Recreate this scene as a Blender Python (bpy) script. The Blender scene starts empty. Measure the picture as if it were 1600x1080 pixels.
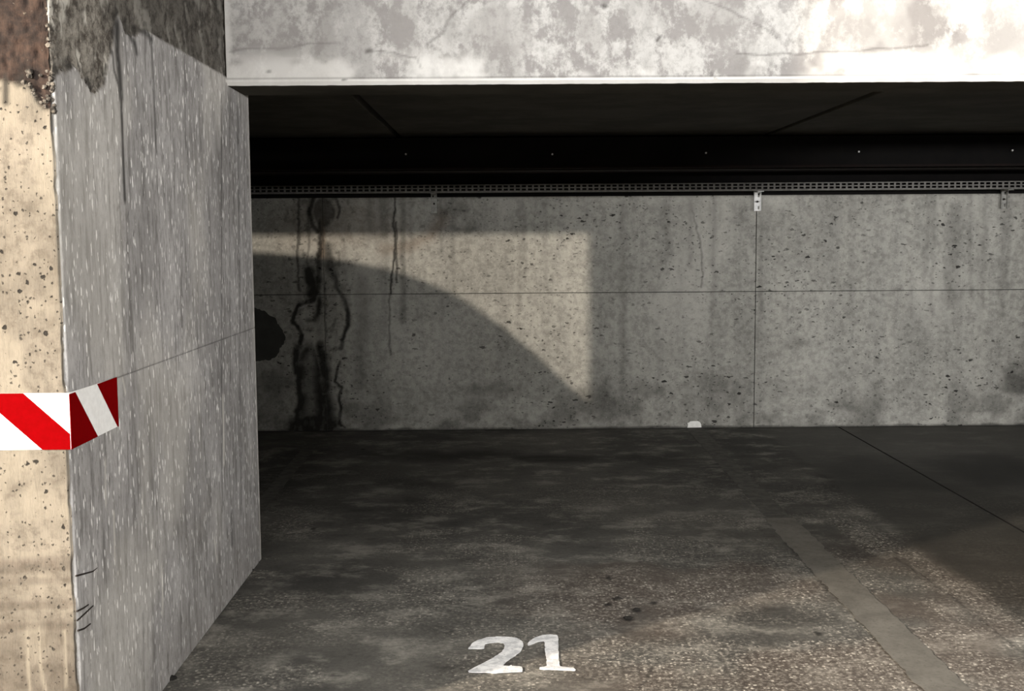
import bpy, bmesh, math, random
import numpy as np
from mathutils import Vector, Matrix

# ------------------------------------------------------------------ camera
S = bpy.context.scene
COL = S.collection
cam_data = bpy.data.cameras.new('camera')
cam_data.sensor_width = 36.0
cam_data.lens = 36.0 * 1779.77 / 1600.0
cam = bpy.data.objects.new('camera', cam_data)
COL.objects.link(cam)
YAW, PITCH, ROLL = 0.0072, 0.0951, 0.0068
fw = Vector((math.sin(YAW) * math.cos(PITCH), math.cos(YAW) * math.cos(PITCH), -math.sin(PITCH)))
rt = Vector((math.cos(YAW), -math.sin(YAW), 0))
up = rt.cross(fw)
r2 = rt * math.cos(ROLL) - up * math.sin(ROLL)
u2 = up * math.cos(ROLL) + rt * math.sin(ROLL)
m = Matrix((r2, u2, -fw)).transposed().to_4x4()
m.translation = (0, 0, 1.2634)
cam.matrix_world = m
S.camera = cam

# ------------------------------------------------------------------ world, colour management
w = bpy.data.worlds.new('world')
S.world = w
w.use_nodes = True
w.node_tree.nodes['Background'].inputs[0].default_value = (0.9, 0.95, 1, 1)
w.node_tree.nodes['Background'].inputs[1].default_value = 0.002
S.view_settings.view_transform = 'Standard'
S.view_settings.look = 'None'
S.view_settings.gamma = 1
S.view_settings.use_curve_mapping = False
S.view_settings.exposure = 0.0

# ------------------------------------------------------------------ lights (lane lamps and two added fill lamps; their fixtures are built further down)
TUBE_Y, TUBE_Z = -3.5, 2.44
TUBE_X = (-4.6, -2.8, -1.0)
TUBE_W = (235, 260, 200)
FILL_LAMP = (0.9, -1.86, 2.2)  # added fill lamp, lifts the dark left part of the back wall
FILL_LAMP_W = 68
SIDE_FILL = (4.6, 2.0, 1.82)  # added fill lamp, brightens the pillar side and the right
SIDE_FILL_W = 145
WARM_LAMP = (-3.7, 0.42, 2.2)
WARM_LAMP_W = 1750
REAR_LAMP = (1.6, -3.0, 2.62)
REAR_LAMP_W = 3200

def light(name, kind, loc, energy, color, **kw):
    d = bpy.data.lights.new(name, kind)
    d.energy = energy
    d.color = color
    for k, v in kw.items():
        if k != 'aim':
            setattr(d, k, v)
    o = bpy.data.objects.new(name, d)
    COL.objects.link(o)
    o.location = loc
    if 'aim' in kw:
        o.rotation_euler = (Vector(kw['aim']) - Vector(loc)).to_track_quat('-Z', 'Y').to_euler()
    return o

for x, wt in zip(TUBE_X, TUBE_W):
    light('tube_light', 'AREA', (x, TUBE_Y, TUBE_Z), wt, (1.0, 0.985, 0.96), shape='RECTANGLE',
          size=1.2, size_y=0.05, aim=(x, 6, 0.6))
light('fill_tube_light', 'AREA', FILL_LAMP, FILL_LAMP_W, (1.0, 0.985, 0.96), shape='RECTANGLE', size=0.6, size_y=0.05, aim=(0.0, 6, 0.6))
light('side_fill_light', 'AREA', SIDE_FILL, SIDE_FILL_W, (1.0, 0.985, 0.97), shape='RECTANGLE', size=1.2, size_y=0.05, aim=(-0.9, 4.2, 1.0))
light('warm_lamp_light', 'POINT', WARM_LAMP, WARM_LAMP_W, (1.0, 0.85, 0.68), shadow_soft_size=0.05)
light('rear_lamp_light', 'SPOT', REAR_LAMP, REAR_LAMP_W, (1.0, 0.88, 0.73), shadow_soft_size=0.003,
      spot_size=math.radians(70), spot_blend=0.3, aim=(0.4, 7.4, 0.9))

# ------------------------------------------------------------------ numpy noise
def _h(ix, iy, s):
    n = (ix.astype(np.int64) * 374761393 + iy.astype(np.int64) * 668265263 + s * 974711) & 0x7fffffff
    n = ((n ^ (n >> 13)) * 1274126177) & 0x7fffffff
    n = n ^ (n >> 16)
    return (n & 0xffffff) / float(0xffffff)

def vnoise(x, y, s=0):
    x = np.asarray(x, float); y = np.asarray(y, float)
    x, y = np.broadcast_arrays(x, y)
    ix = np.floor(x); iy = np.floor(y)
    fx = x - ix; fy = y - iy
    fx = fx * fx * (3 - 2 * fx); fy = fy * fy * (3 - 2 * fy)
    a = _h(ix, iy, s); b = _h(ix + 1, iy, s); c = _h(ix, iy + 1, s); d = _h(ix + 1, iy + 1, s)
    return (a * (1 - fx) + b * fx) * (1 - fy) + (c * (1 - fx) + d * fx) * fy

def fbm(x, y, s=0, o=4):
    t = 0; a = 0.5; f = 1.0; n = 0
    for i in range(o):
        t = t + a * vnoise(x * f, y * f, s + 17 * i); n += a
        a *= 0.5; f *= 2.03
    return t / n

def sst(a, b, v):
    t = np.clip((v - a) / (b - a), 0, 1)
    return t * t * (3 - 2 * t)

def seg(px, py, pts):
    d = np.full(np.shape(px), 1e9)
    for (ax, ay), (bx, by) in zip(pts[:-1], pts[1:]):
        vx, vy = bx - ax, by - ay
        L = vx * vx + vy * vy + 1e-12
        t = np.clip(((px - ax) * vx + (py - ay) * vy) / L, 0, 1)
        d = np.minimum(d, np.hypot(px - ax - t * vx, py - ay - t * vy))
    return d

def stroke(px, py, pts, wdt, soft=None):
    soft = soft if soft is not None else wdt * 0.6
    return 1 - sst(wdt * 0.5 - soft * 0.5, wdt * 0.5 + soft, seg(px, py, pts))

def blob(px, py, cx, cy, rx, ry, soft=0.5, n=0.35, s=3, f=9):
    q = np.hypot((px - cx) / rx, (py - cy) / ry) + n * (fbm(px * f, py * f, s) - 0.5) * 2
    return 1 - sst(1 - soft, 1 + soft * 0.4, q)

# ------------------------------------------------------------------ mesh helpers
class MB:
    """collects boxes / polygons / tubes into ONE mesh object"""
    def __init__(self):
        self.v = []; self.f = []
    def box(self, x0, x1, y0, y1, z0, z1):
        n = len(self.v)
        self.v += [(x0, y0, z0), (x1, y0, z0), (x1, y1, z0), (x0, y1, z0), (x0, y0, z1), (x1, y0, z1), (x1, y1, z1), (x0, y1, z1)]
        self.f += [tuple(n + i for i in q) for q in ((0, 3, 2, 1), (4, 5, 6, 7), (0, 1, 5, 4), (1, 2, 6, 5), (2, 3, 7, 6), (3, 0, 4, 7))]
        return self
    def tube(self, pts, r, n=8):
        pts = [Vector(p) for p in pts]
        rows = []
        for i, p in enumerate(pts):
            t = (pts[min(i + 1, len(pts) - 1)] - pts[max(i - 1, 0)]).normalized()
            a = t.orthogonal().normalized(); b = t.cross(a)
            rr = r[i] if isinstance(r, (list, tuple)) else r
            rows.append(len(self.v))
            for k in range(n):
                q = 2 * math.pi * k / n
                self.v.append(tuple(p + (a * math.cos(q) + b * math.sin(q)) * rr))
        for i in range(len(pts) - 1):
            for k in range(n):
                a0, b0 = rows[i], rows[i + 1]
                self.f.append((a0 + k, a0 + (k + 1) % n, b0 + (k + 1) % n, b0 + k))
        self.f.append(tuple(rows[0] + k for k in range(n))[::-1])
        self.f.append(tuple(rows[-1] + k for k in range(n)))
        return self
    def prism(self, poly, fn, th):
        """extruded polygon: fn(u, v, depth) -> xyz"""
        n = len(self.v); k = len(poly)
        self.v += [tuple(fn(a, b, 0)) for a, b in poly] + [tuple(fn(a, b, th)) for a, b in poly]
        self.f.append(tuple(range(n, n + k)))
        self.f.append(tuple(range(n + 2 * k - 1, n + k - 1, -1)))
        for i in range(k):
            j = (i + 1) % k
            self.f.append((n + i, n + k + i, n + k + j, n + j))
        return self
    def build(self, name, mat, parent=None, bevel=0, smooth=False):
        me = bpy.data.meshes.new(name)
        me.from_pydata(self.v, [], self.f)
        bm = bmesh.new(); bm.from_mesh(me)
        bmesh.ops.recalc_face_normals(bm, faces=bm.faces)
        if bevel:
            bmesh.ops.bevel(bm, geom=list(bm.edges), offset=bevel, segments=2, affect='EDGES', profile=0.6)
        big = [f for f in bm.faces if len(f.verts) > 4]
        if big:
            bmesh.ops.triangulate(bm, faces=big)
        bm.to_mesh(me); bm.free()
        if smooth:
            me.polygons.foreach_set('use_smooth', [True] * len(me.polygons))
        me.materials.append(mat)
        o = bpy.data.objects.new(name, me)
        COL.objects.link(o)
        if parent:
            o.parent = parent
        return o

class Sheets:
    """dense tensor-grid sheets joined into one mesh, with a point attribute 'mask' (dark, light, brown, smooth)"""
    def __init__(self):
        self.v = []; self.f = []; self.m = []; self.n = 0
    def add(self, us, vs, fn, mask=None, flip=False):
        U, V = np.meshgrid(us, vs)                  # rows = v
        P = np.stack([np.broadcast_to(np.asarray(c, float), U.shape) for c in fn(U, V)], -1).reshape(-1, 3)
        a, b = len(us), len(vs)
        i = np.arange(a - 1)[None, :] + a * np.arange(b - 1)[:, None]
        q = np.stack([i, i + 1, i + a + 1, i + a], -1).reshape(-1, 4)
        if flip:
            q = q[:, ::-1]
        self.v.append(P); self.f.append(q + self.n)
        M = np.zeros((len(P), 4))
        if mask:
            for k, c in enumerate(mask(U, V)):
                M[:, k] = np.clip(np.broadcast_to(np.asarray(c, float), U.shape).reshape(-1), 0, 1)
        self.m.append(M); self.n += len(P)
        return self
    def build(self, name, mat, parent=None, smooth=True):
        v = np.concatenate(self.v); f = np.concatenate(self.f); mk = np.concatenate(self.m)
        me = bpy.data.meshes.new(name)
        me.vertices.add(len(v)); me.vertices.foreach_set('co', v.ravel())
        me.loops.add(len(f) * 4); me.loops.foreach_set('vertex_index', f.ravel().astype(np.int32))
        me.polygons.add(len(f))
        me.polygons.foreach_set('loop_start', np.arange(0, len(f) * 4, 4, dtype=np.int32))
        me.polygons.foreach_set('loop_total', np.full(len(f), 4, dtype=np.int32))
        me.update(calc_edges=True)
        at = me.attributes.new('mask', 'FLOAT_COLOR', 'POINT')
        at.data.foreach_set('color', mk.ravel())
        me.polygons.foreach_set('use_smooth', [smooth] * len(f))
        me.validate()
        me.materials.append(mat)
        o = bpy.data.objects.new(name, me)
        COL.objects.link(o)
        if parent:
            o.parent = parent
        return o

def lin(a, b, step):
    return np.linspace(a, b, max(2, int(round((b - a) / step)) + 1))

def coords(*parts):
    return np.unique(np.round(np.concatenate(parts), 5))

def ragged(poly, s, step=0.012, amp=0.0016):
    out = []
    rr = random.Random(s)
    for i in range(len(poly)):
        a = Vector(poly[i]); b = Vector(poly[(i + 1) % len(poly)])
        n = max(1, int((b - a).length / step))
        for j in range(n):
            p = a.lerp(b, j / n)
            out.append((p.x + rr.uniform(-amp, amp), p.y + rr.uniform(-amp, amp)))
    return out

def tag(o, label=None, cat=None, group=None, kind=None):
    if label: o['label'] = label
    if cat: o['category'] = cat
    if group: o['group'] = group
    if kind: o['kind'] = kind
    return o

def empty(name, loc=(0, 0, 0)):
    o = bpy.data.objects.new(name, None)
    o.empty_display_size = 0.05
    COL.objects.link(o)
    o.location = loc
    return o

# ------------------------------------------------------------------ materials
def srgb(*c):
    return tuple(((x / 255.0) / 12.92 if x <= 10.31 else ((x / 255.0 + 0.055) / 1.055) ** 2.4) for x in c) + (1,)

class NT:
    def __init__(self, name):
        self.mat = bpy.data.materials.new(name)
        self.mat.use_nodes = True
        self.t = self.mat.node_tree
        self.b = self.t.nodes['Principled BSDF']
        self.co = self.n('ShaderNodeTexCoord').outputs['Object']
    def n(self, kind, **kw):
        x = self.t.nodes.new(kind)
        for k, v in kw.items():
            setattr(x, k, v)
        return x
    def ln(self, a, b):
        self.t.links.new(a, b)
    def put(self, sock, v):
        if isinstance(v, bpy.types.NodeSocket):
            self.ln(v, sock)
        else:
            sock.default_value = v
    def scale(self, s, rot=(0, 0, 0)):
        x = self.n('ShaderNodeMapping')
        x.inputs['Scale'].default_value = s
        x.inputs['Rotation'].default_value = rot
        self.ln(self.co, x.inputs['Vector'])
        return x.outputs[0]
    def noise(self, sc=5, det=5, rough=0.6, vec=None, dist=0):
        x = self.n('ShaderNodeTexNoise')
        x.inputs['Scale'].default_value = sc; x.inputs['Detail'].default_value = det
        x.inputs['Roughness'].default_value = rough; x.inputs['Distortion'].default_value = dist
        self.ln(vec or self.co, x.inputs['Vector'])
        return x.outputs['Fac']
    def ramp(self, v, lo, hi, a=0.0, b=1.0):
        x = self.n('ShaderNodeMapRange', interpolation_type='SMOOTHSTEP')
        self.put(x.inputs['Value'], v)
        x.inputs['From Min'].default_value = lo; x.inputs['From Max'].default_value = hi
        x.inputs['To Min'].default_value = a; x.inputs['To Max'].default_value = b
        return x.outputs[0]
    def math(self, op, a, b=0.0):
        x = self.n('ShaderNodeMath', operation=op)
        self.put(x.inputs[0], a); self.put(x.inputs[1], b)
        return x.outputs[0]
    def mix(self, fac, a, b, mode='MIX'):
        x = self.n('ShaderNodeMix', data_type='RGBA', blend_type=mode)
        self.put(x.inputs[0], fac); self.put(x.inputs[6], a); self.put(x.inputs[7], b)
        return x.outputs[2]
    def pits(self, sc, lo, hi, keep, vec=None, warp=0.0):
        """round holes in a share of voronoi cells"""
        x = self.n('ShaderNodeTexVoronoi')
        x.inputs['Scale'].default_value = sc
        v = vec or self.co
        if warp:
            nz = self.n('ShaderNodeTexNoise'); nz.inputs['Scale'].default_value = sc * 1.7; nz.inputs['Detail'].default_value = 2
            self.ln(v, nz.inputs['Vector'])
            vm = self.n('ShaderNodeVectorMath', operation='SCALE'); self.ln(nz.outputs['Color'], vm.inputs[0]); vm.inputs['Scale'].default_value = warp
            va = self.n('ShaderNodeVectorMath', operation='ADD'); self.ln(v, va.inputs[0]); self.ln(vm.outputs[0], va.inputs[1])
            v = va.outputs[0]
        self.ln(v, x.inputs['Vector'])
        sp = self.n('ShaderNodeSeparateColor'); self.ln(x.outputs['Color'], sp.inputs[0])
        rad = self.ramp(sp.outputs[0], 1 - keep, 1.0, 0.0, 1.0)
        d = self.math('SUBTRACT', self.math('MULTIPLY', rad, hi), x.outputs['Distance'])
        return self.ramp(d, 0.0, lo)
    def mask(self):
        x = self.n('ShaderNodeAttribute', attribute_name='mask')
        sp = self.n('ShaderNodeSeparateColor'); self.ln(x.outputs['Color'], sp.inputs[0])
        return sp.outputs[0], sp.outputs[1], sp.outputs[2], x.outputs['Alpha']
    def done(self, color, rough=0.8, bump=None, bstr=0.3, bdist=0.01, spec=0.3, metal=0.0):
        self.put(self.b.inputs['Base Color'], color)
        self.put(self.b.inputs['Roughness'], rough)
        self.b.inputs['Specular IOR Level'].default_value = spec
        self.b.inputs['Metallic'].default_value = metal
        if bump is not None:
            bp = self.n('ShaderNodeBump')
            bp.inputs['Strength'].default_value = bstr; bp.inputs['Distance'].default_value = bdist
            self.ln(bump, bp.inputs['Height']); self.ln(bp.outputs[0], self.b.inputs['Normal'])
        return self.mat

def mat_wall():
    t = NT('wall_concrete')
    dk, lt, br, sm = t.mask()
    big = t.noise(1.7, 6, 0.62)
    fine = t.noise(26, 6, 0.7)
    strk = t.noise(3.0, 5, 0.65, vec=t.scale((2.6, 1, 0.22)))
    c = t.mix(t.ramp(big, 0.3, 0.7), srgb(142, 141, 136), srgb(168, 167, 161))
    c = t.mix(t.ramp(strk, 0.42, 0.72, 0, 0.35), c, srgb(182, 180, 172))
    c = t.mix(t.ramp(strk, 0.5, 0.28, 0, 0.25), c, srgb(110, 109, 104))
    c = t.mix(t.ramp(fine, 0.60, 0.36, 0.0, 0.55), c, t.mix(0.6, c, srgb(50, 50, 47)))
    c = t.mix(t.ramp(t.noise(70, 4, 0.8), 0.52, 0.66, 0, 0.3), c, srgb(200, 198, 190))
    c = t.mix(t.math('MULTIPLY', br, 0.75), c, srgb(104, 82, 62))
    c = t.mix(t.math('MULTIPLY', lt, 0.6), c, srgb(205, 203, 196))
    c = t.mix(t.math('MULTIPLY', dk, 0.93), c, srgb(24, 23, 20))
    clus = t.ramp(t.noise(1.9, 3, 0.6), 0.36, 0.62)
    p1 = t.pits(27, 0.06, 0.33, 0.32, vec=t.scale((0.7, 1, 1.4), rot=(0, 0.3, 0)), warp=0.035)
    p2 = t.pits(58, 0.10, 0.38, 0.35, vec=t.scale((0.8, 1, 1.2)), warp=0.02)
    p3 = t.ramp(t.noise(42, 3, 0.55, vec=t.scale((0.7, 1, 1.3))), 0.64, 0.71)
    p = t.math('MAXIMUM', t.math('MAXIMUM', p1, t.math('MULTIPLY', p2, 0.8)), t.math('MULTIPLY', p3, 0.8))
    p = t.math('MULTIPLY', p, t.math('ADD', t.math('MULTIPLY', clus, 0.75), 0.25))
    c = t.mix(t.math('MULTIPLY', p, 0.92), c, srgb(24, 23, 21))
    hgt = t.math('SUBTRACT', t.math('MULTIPLY', fine, 0.35), p)
    return t.done(c, 0.88, hgt, 0.5, 0.006)

def mat_pillar():
    t = NT('pillar_concrete')
    dk, lt, br, warm = t.mask()
    big = t.noise(2.2, 6, 0.6)
    strk = t.noise(9, 6, 0.7, vec=t.scale((1, 1, 0.10)))
    strk2 = t.noise(34, 4, 0.7, vec=t.scale((1, 1, 0.16)))
    fine = t.noise(60, 5, 0.75, vec=t.scale((1, 1, 0.5)))
    c = t.mix(t.ramp(big, 0.3, 0.7), srgb(146, 144, 143), srgb(180, 178, 177))
    c = t.mix(t.ramp(strk, 0.5, 0.3, 0, 0.5), c, srgb(118, 115, 112))
    c = t.mix(t.ramp(strk2, 0.54, 0.34, 0, 0.7), c, srgb(98, 96, 94))
    c = t.mix(t.ramp(fine, 0.55, 0.32, 0, 0.45), c, srgb(96, 94, 90))
    fl = t.pits(26, 0.12, 0.36, 0.55, vec=t.scale((1.9, 1.9, 0.55)), warp=0.03)
    fl2 = t.pits(52, 0.12, 0.38, 0.5, vec=t.scale((1.8, 1.8, 0.5)), warp=0.02)
    flk = t.math('MULTIPLY', t.math('MAXIMUM', fl, fl2), t.math('SUBTRACT', 1.0, t.math('MULTIPLY', warm, 0.9)))
    c = t.mix(t.math('MULTIPLY', flk, 0.78), c, srgb(246, 245, 242))
    fd = t.pits(34, 0.12, 0.34, 0.5, vec=t.scale((1.7, 1.7, 0.40), rot=(0.2, 0.1, 0.3)), warp=0.03)
    c = t.mix(t.math('MULTIPLY', fd, 0.55), c, srgb(66, 64, 62))
    # the warm, cream-coloured front of the pillar
    cw = t.mix(t.ramp(t.noise(5, 6, 0.65), 0.32, 0.68), srgb(94, 88, 79), srgb(123, 116, 105))
    cw = t.mix(t.ramp(t.noise(38, 5, 0.7), 0.56, 0.34, 0, 0.4), cw, srgb(56, 48, 39))
    c = t.mix(warm, c, cw)
    # tar-brown rough cement and other marks
    rb = t.mix(t.ramp(t.noise(24, 8, 0.8), 0.38, 0.62), srgb(70, 64, 58), srgb(150, 145, 136))
    rw = t.mix(t.ramp(t.noise(30, 6, 0.75), 0.35, 0.70), srgb(26, 18, 15), srgb(58, 43, 35))
    c = t.mix(br, c, t.mix(warm, rb, rw))
    spk = t.pits(60, 0.12, 0.36, 0.22, warp=0.02)
    c = t.mix(t.math('MULTIPLY', t.math('MULTIPLY', spk, br), 0.6), c, t.mix(warm, srgb(170, 164, 152), srgb(120, 112, 100)))
    c = t.mix(t.math('MULTIPLY', lt, 0.75), c, t.mix(warm, srgb(226, 222, 212), srgb(132, 125, 112)))
    c = t.mix(t.math('MULTIPLY', dk, 0.92), c, srgb(20, 18, 16))
    p1 = t.pits(56, 0.12, 0.34, 0.36, warp=0.012)
    p2 = t.pits(120, 0.14, 0.40, 0.42, warp=0.008)
    p = t.math('MULTIPLY', t.math('MAXIMUM', p1, t.math('MULTIPLY', p2, 0.8)), t.math('MULTIPLY', warm, t.math('SUBTRACT', 1.0, br)))
    c = t.mix(t.math('MULTIPLY', p, 0.92), c, srgb(14, 11, 9))
    h = t.math('ADD', t.math('MULTIPLY', strk2, 0.6), t.math('MULTIPLY', fine, 0.4))
    h = t.math('SUBTRACT', h, p)
    return t.done(c, 0.85, h, 0.7, 0.007)

def mat_beam():
    t = NT('beam_plaster')
    dk, lt, br, sm = t.mask()
    a = t.noise(7.5, 9, 0.72, vec=t.scale((1, 1, 0.75)))
    b = t.noise(3.2, 8, 0.7, vec=t.scale((1.5, 1, 0.6)))
    f = t.noise(46, 6, 0.75)
    c = t.mix(t.ramp(a, 0.44, 0.54), srgb(150, 147, 146), srgb(198, 197, 195))
    c = t.mix(t.ramp(b, 0.46, 0.60, 0, 0.55), c, srgb(152, 150, 148))
    c = t.mix(t.ramp(f, 0.55, 0.35, 0, 0.4), c, srgb(132, 130, 128))
    c = t.mix(t.math('MULTIPLY', lt, 0.9), c, srgb(240, 239, 236))
    c = t.mix(t.math('MULTIPLY', br, 0.55), c, srgb(150, 147, 145))
    c = t.mix(t.math('MULTIPLY', dk, 0.85), c, srgb(58, 55, 52))
    return t.done(c, 0.8, t.math('ADD', a, t.math('MULTIPLY', f, 0.4)), 0.25, 0.004)

def mat_floor():
    t = NT('floor_concrete')
    dk, lt, br, sm = t.mask()
    big = t.noise(1.1, 6, 0.6)
    mid = t.noise(4.5, 9, 0.74, vec=t.scale((0.85, 1.2, 1)))
    fine = t.noise(60, 5, 0.75)
    c = t.mix(t.ramp(big, 0.32, 0.68), srgb(70, 69, 66), srgb(102, 100, 95))
    c = t.mix(t.ramp(mid, 0.48, 0.66, 0, 0.7), c, srgb(150, 147, 139))
    c = t.mix(t.ramp(mid, 0.46, 0.30, 0, 0.55), c, srgb(42, 41, 39))
    c = t.mix(t.math('MULTIPLY', br, 0.6), c, srgb(92, 70, 56))
    c = t.mix(t.math('MULTIPLY', sm, 0.85), c, srgb(60, 58, 54))
    g = t.pits(85, 0.2, 0.5, 0.55, warp=0.01)
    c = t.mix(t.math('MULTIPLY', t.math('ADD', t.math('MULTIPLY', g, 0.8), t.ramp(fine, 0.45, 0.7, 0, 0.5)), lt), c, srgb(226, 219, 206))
    c = t.mix(t.ramp(fine, 0.55, 0.3, 0, 0.5), c, t.mix(0.55, c, srgb(16, 16, 15)))
    c = t.mix(t.math('MULTIPLY', dk, 0.88), c, srgb(16, 15, 14))
    h = t.math('ADD', fine, t.math('MULTIPLY', mid, 0.6))
    return t.done(c, t.ramp(sm, 0, 1, 0.82, 0.6), h, 0.4, 0.006, spec=0.25)

def mat_plain(name, c1, c2, sc=8, rough=0.7, metal=0.0, spec=0.3, bstr=0.15):
    t = NT(name)
    n = t.noise(sc, 5, 0.65)
    return t.done(t.mix(t.ramp(n, 0.35, 0.65), srgb(*c1), srgb(*c2)), rough, n, bstr, 0.003, spec, metal)

def mat_line():
    t = NT('worn_line_paint')
    n = t.noise(7, 6, 0.7); f = t.noise(70, 4, 0.7)
    c = t.mix(t.ramp(n, 0.3, 0.7), srgb(98, 95, 89), srgb(120, 117, 110))
    c = t.mix(t.ramp(f, 0.5, 0.3, 0, 0.4), c, srgb(70, 68, 64))
    return t.done(c, 0.75, f, 0.2, 0.002)

def mat_digit():
    t = NT('white_stencil_paint')
    n = t.noise(26, 6, 0.7); f = t.noise(110, 4, 0.75)
    c = t.mix(t.ramp(n, 0.38, 0.62), srgb(206, 207, 209), srgb(250, 250, 250))
    c = t.mix(t.ramp(f, 0.42, 0.28, 0, 0.6), c, srgb(120, 118, 114))
    return t.done(c, 0.7, f, 0.2, 0.002)

M_WALL = mat_wall(); M_PILLAR = mat_pillar(); M_BEAM = mat_beam(); M_FLOOR = mat_floor()
M_LINE = mat_line(); M_LINE2 = mat_plain('faint_line_paint', (74, 73, 69), (96, 94, 89), 20, 0.8); M_DIGIT = mat_digit()
M_JOINT = mat_plain('joint_shadow_gap', (46, 45, 42), (62, 61, 58), 20, 0.9)
M_CEIL = mat_plain('ceiling_concrete', (58, 55, 48), (76, 73, 65), 3, 0.9)
M_LANE = mat_plain('lane_concrete', (120, 118, 112), (150, 148, 142), 3, 0.9)
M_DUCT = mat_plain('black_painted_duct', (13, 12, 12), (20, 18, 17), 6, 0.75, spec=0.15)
M_DUCTB = mat_plain('rust_brown_duct_flange', (20, 11, 9), (30, 16, 13), 14, 0.8)
M_STEEL = mat_plain('galvanised_steel', (84, 82, 79), (108, 106, 102), 40, 0.5, metal=0.4, spec=0.5)
M_ZINC = mat_plain('bolt_glint_white', (225, 226, 226), (245, 245, 244), 40, 0.45, spec=0.5)
M_GREYZ = mat_plain('dull_grey_steel', (132, 132, 128), (160, 159, 154), 40, 0.6, spec=0.4)
M_TAPEW = mat_plain('white_reflective_tape', (238, 238, 236), (248, 248, 246), 60, 0.55, spec=0.2, bstr=0.03)
M_TAPER = mat_plain('red_reflective_tape', (112, 0, 2), (118, 0, 3), 60, 0.8, spec=0.02, bstr=0.03)
M_PRINT = mat_plain('grey_small_print', (150, 150, 148), (170, 170, 168), 60, 0.6)
M_PATCH = mat_plain('smooth_dark_mortar', (58, 58, 55), (66, 66, 63), 9, 0.85)
M_BLOB = mat_plain('white_line_paint', (236, 236, 232), (250, 250, 248), 30, 0.7)
M_GRAVEL = mat_plain('broken_dark_gravel', (40, 37, 34), (120, 114, 106), 60, 0.9)
M_WIRE = mat_plain('dark_rusty_wire', (30, 25, 22), (44, 36, 31), 40, 0.8)
M_PEB = mat_plain('dark_grit', (24, 23, 21), (40, 38, 35), 60, 0.9)
M_LAMP = mat_plain('white_lamp_housing', (210, 210, 206), (222, 222, 218), 10, 0.5)

def mat_glow(name, col, st):
    t = NT(name)
    t.b.inputs['Emission Color'].default_value = col
    t.b.inputs['Emission Strength'].default_value = st
    return t.done((0.8, 0.8, 0.8, 1), 0.4)
M_TUBE = mat_glow('lit_tube_cover', (1, 0.985, 0.96, 1), 6)
M_BULB = mat_glow('lit_warm_glass', (1, 0.8, 0.58, 1), 6)

# ------------------------------------------------------------------ dimensions of the place (metres)
D = 7.435            # back wall
XP = -0.9666         # pillar side face
YN, YE = 2.5056, 4.4167
YB, YC = 4.0794, 4.3639   # beam front / back
ZB = 1.80            # clearance under the beam
ZC = 1.86            # bay ceiling
ZL = 2.75            # lane ceiling
XL, XR, YR = -7.0, 7.2, -5.0
XJ, XJ0, XJ2 = 1.6485, -1.168, 4.465
ZG = 0.897
XF = 2.205

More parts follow.
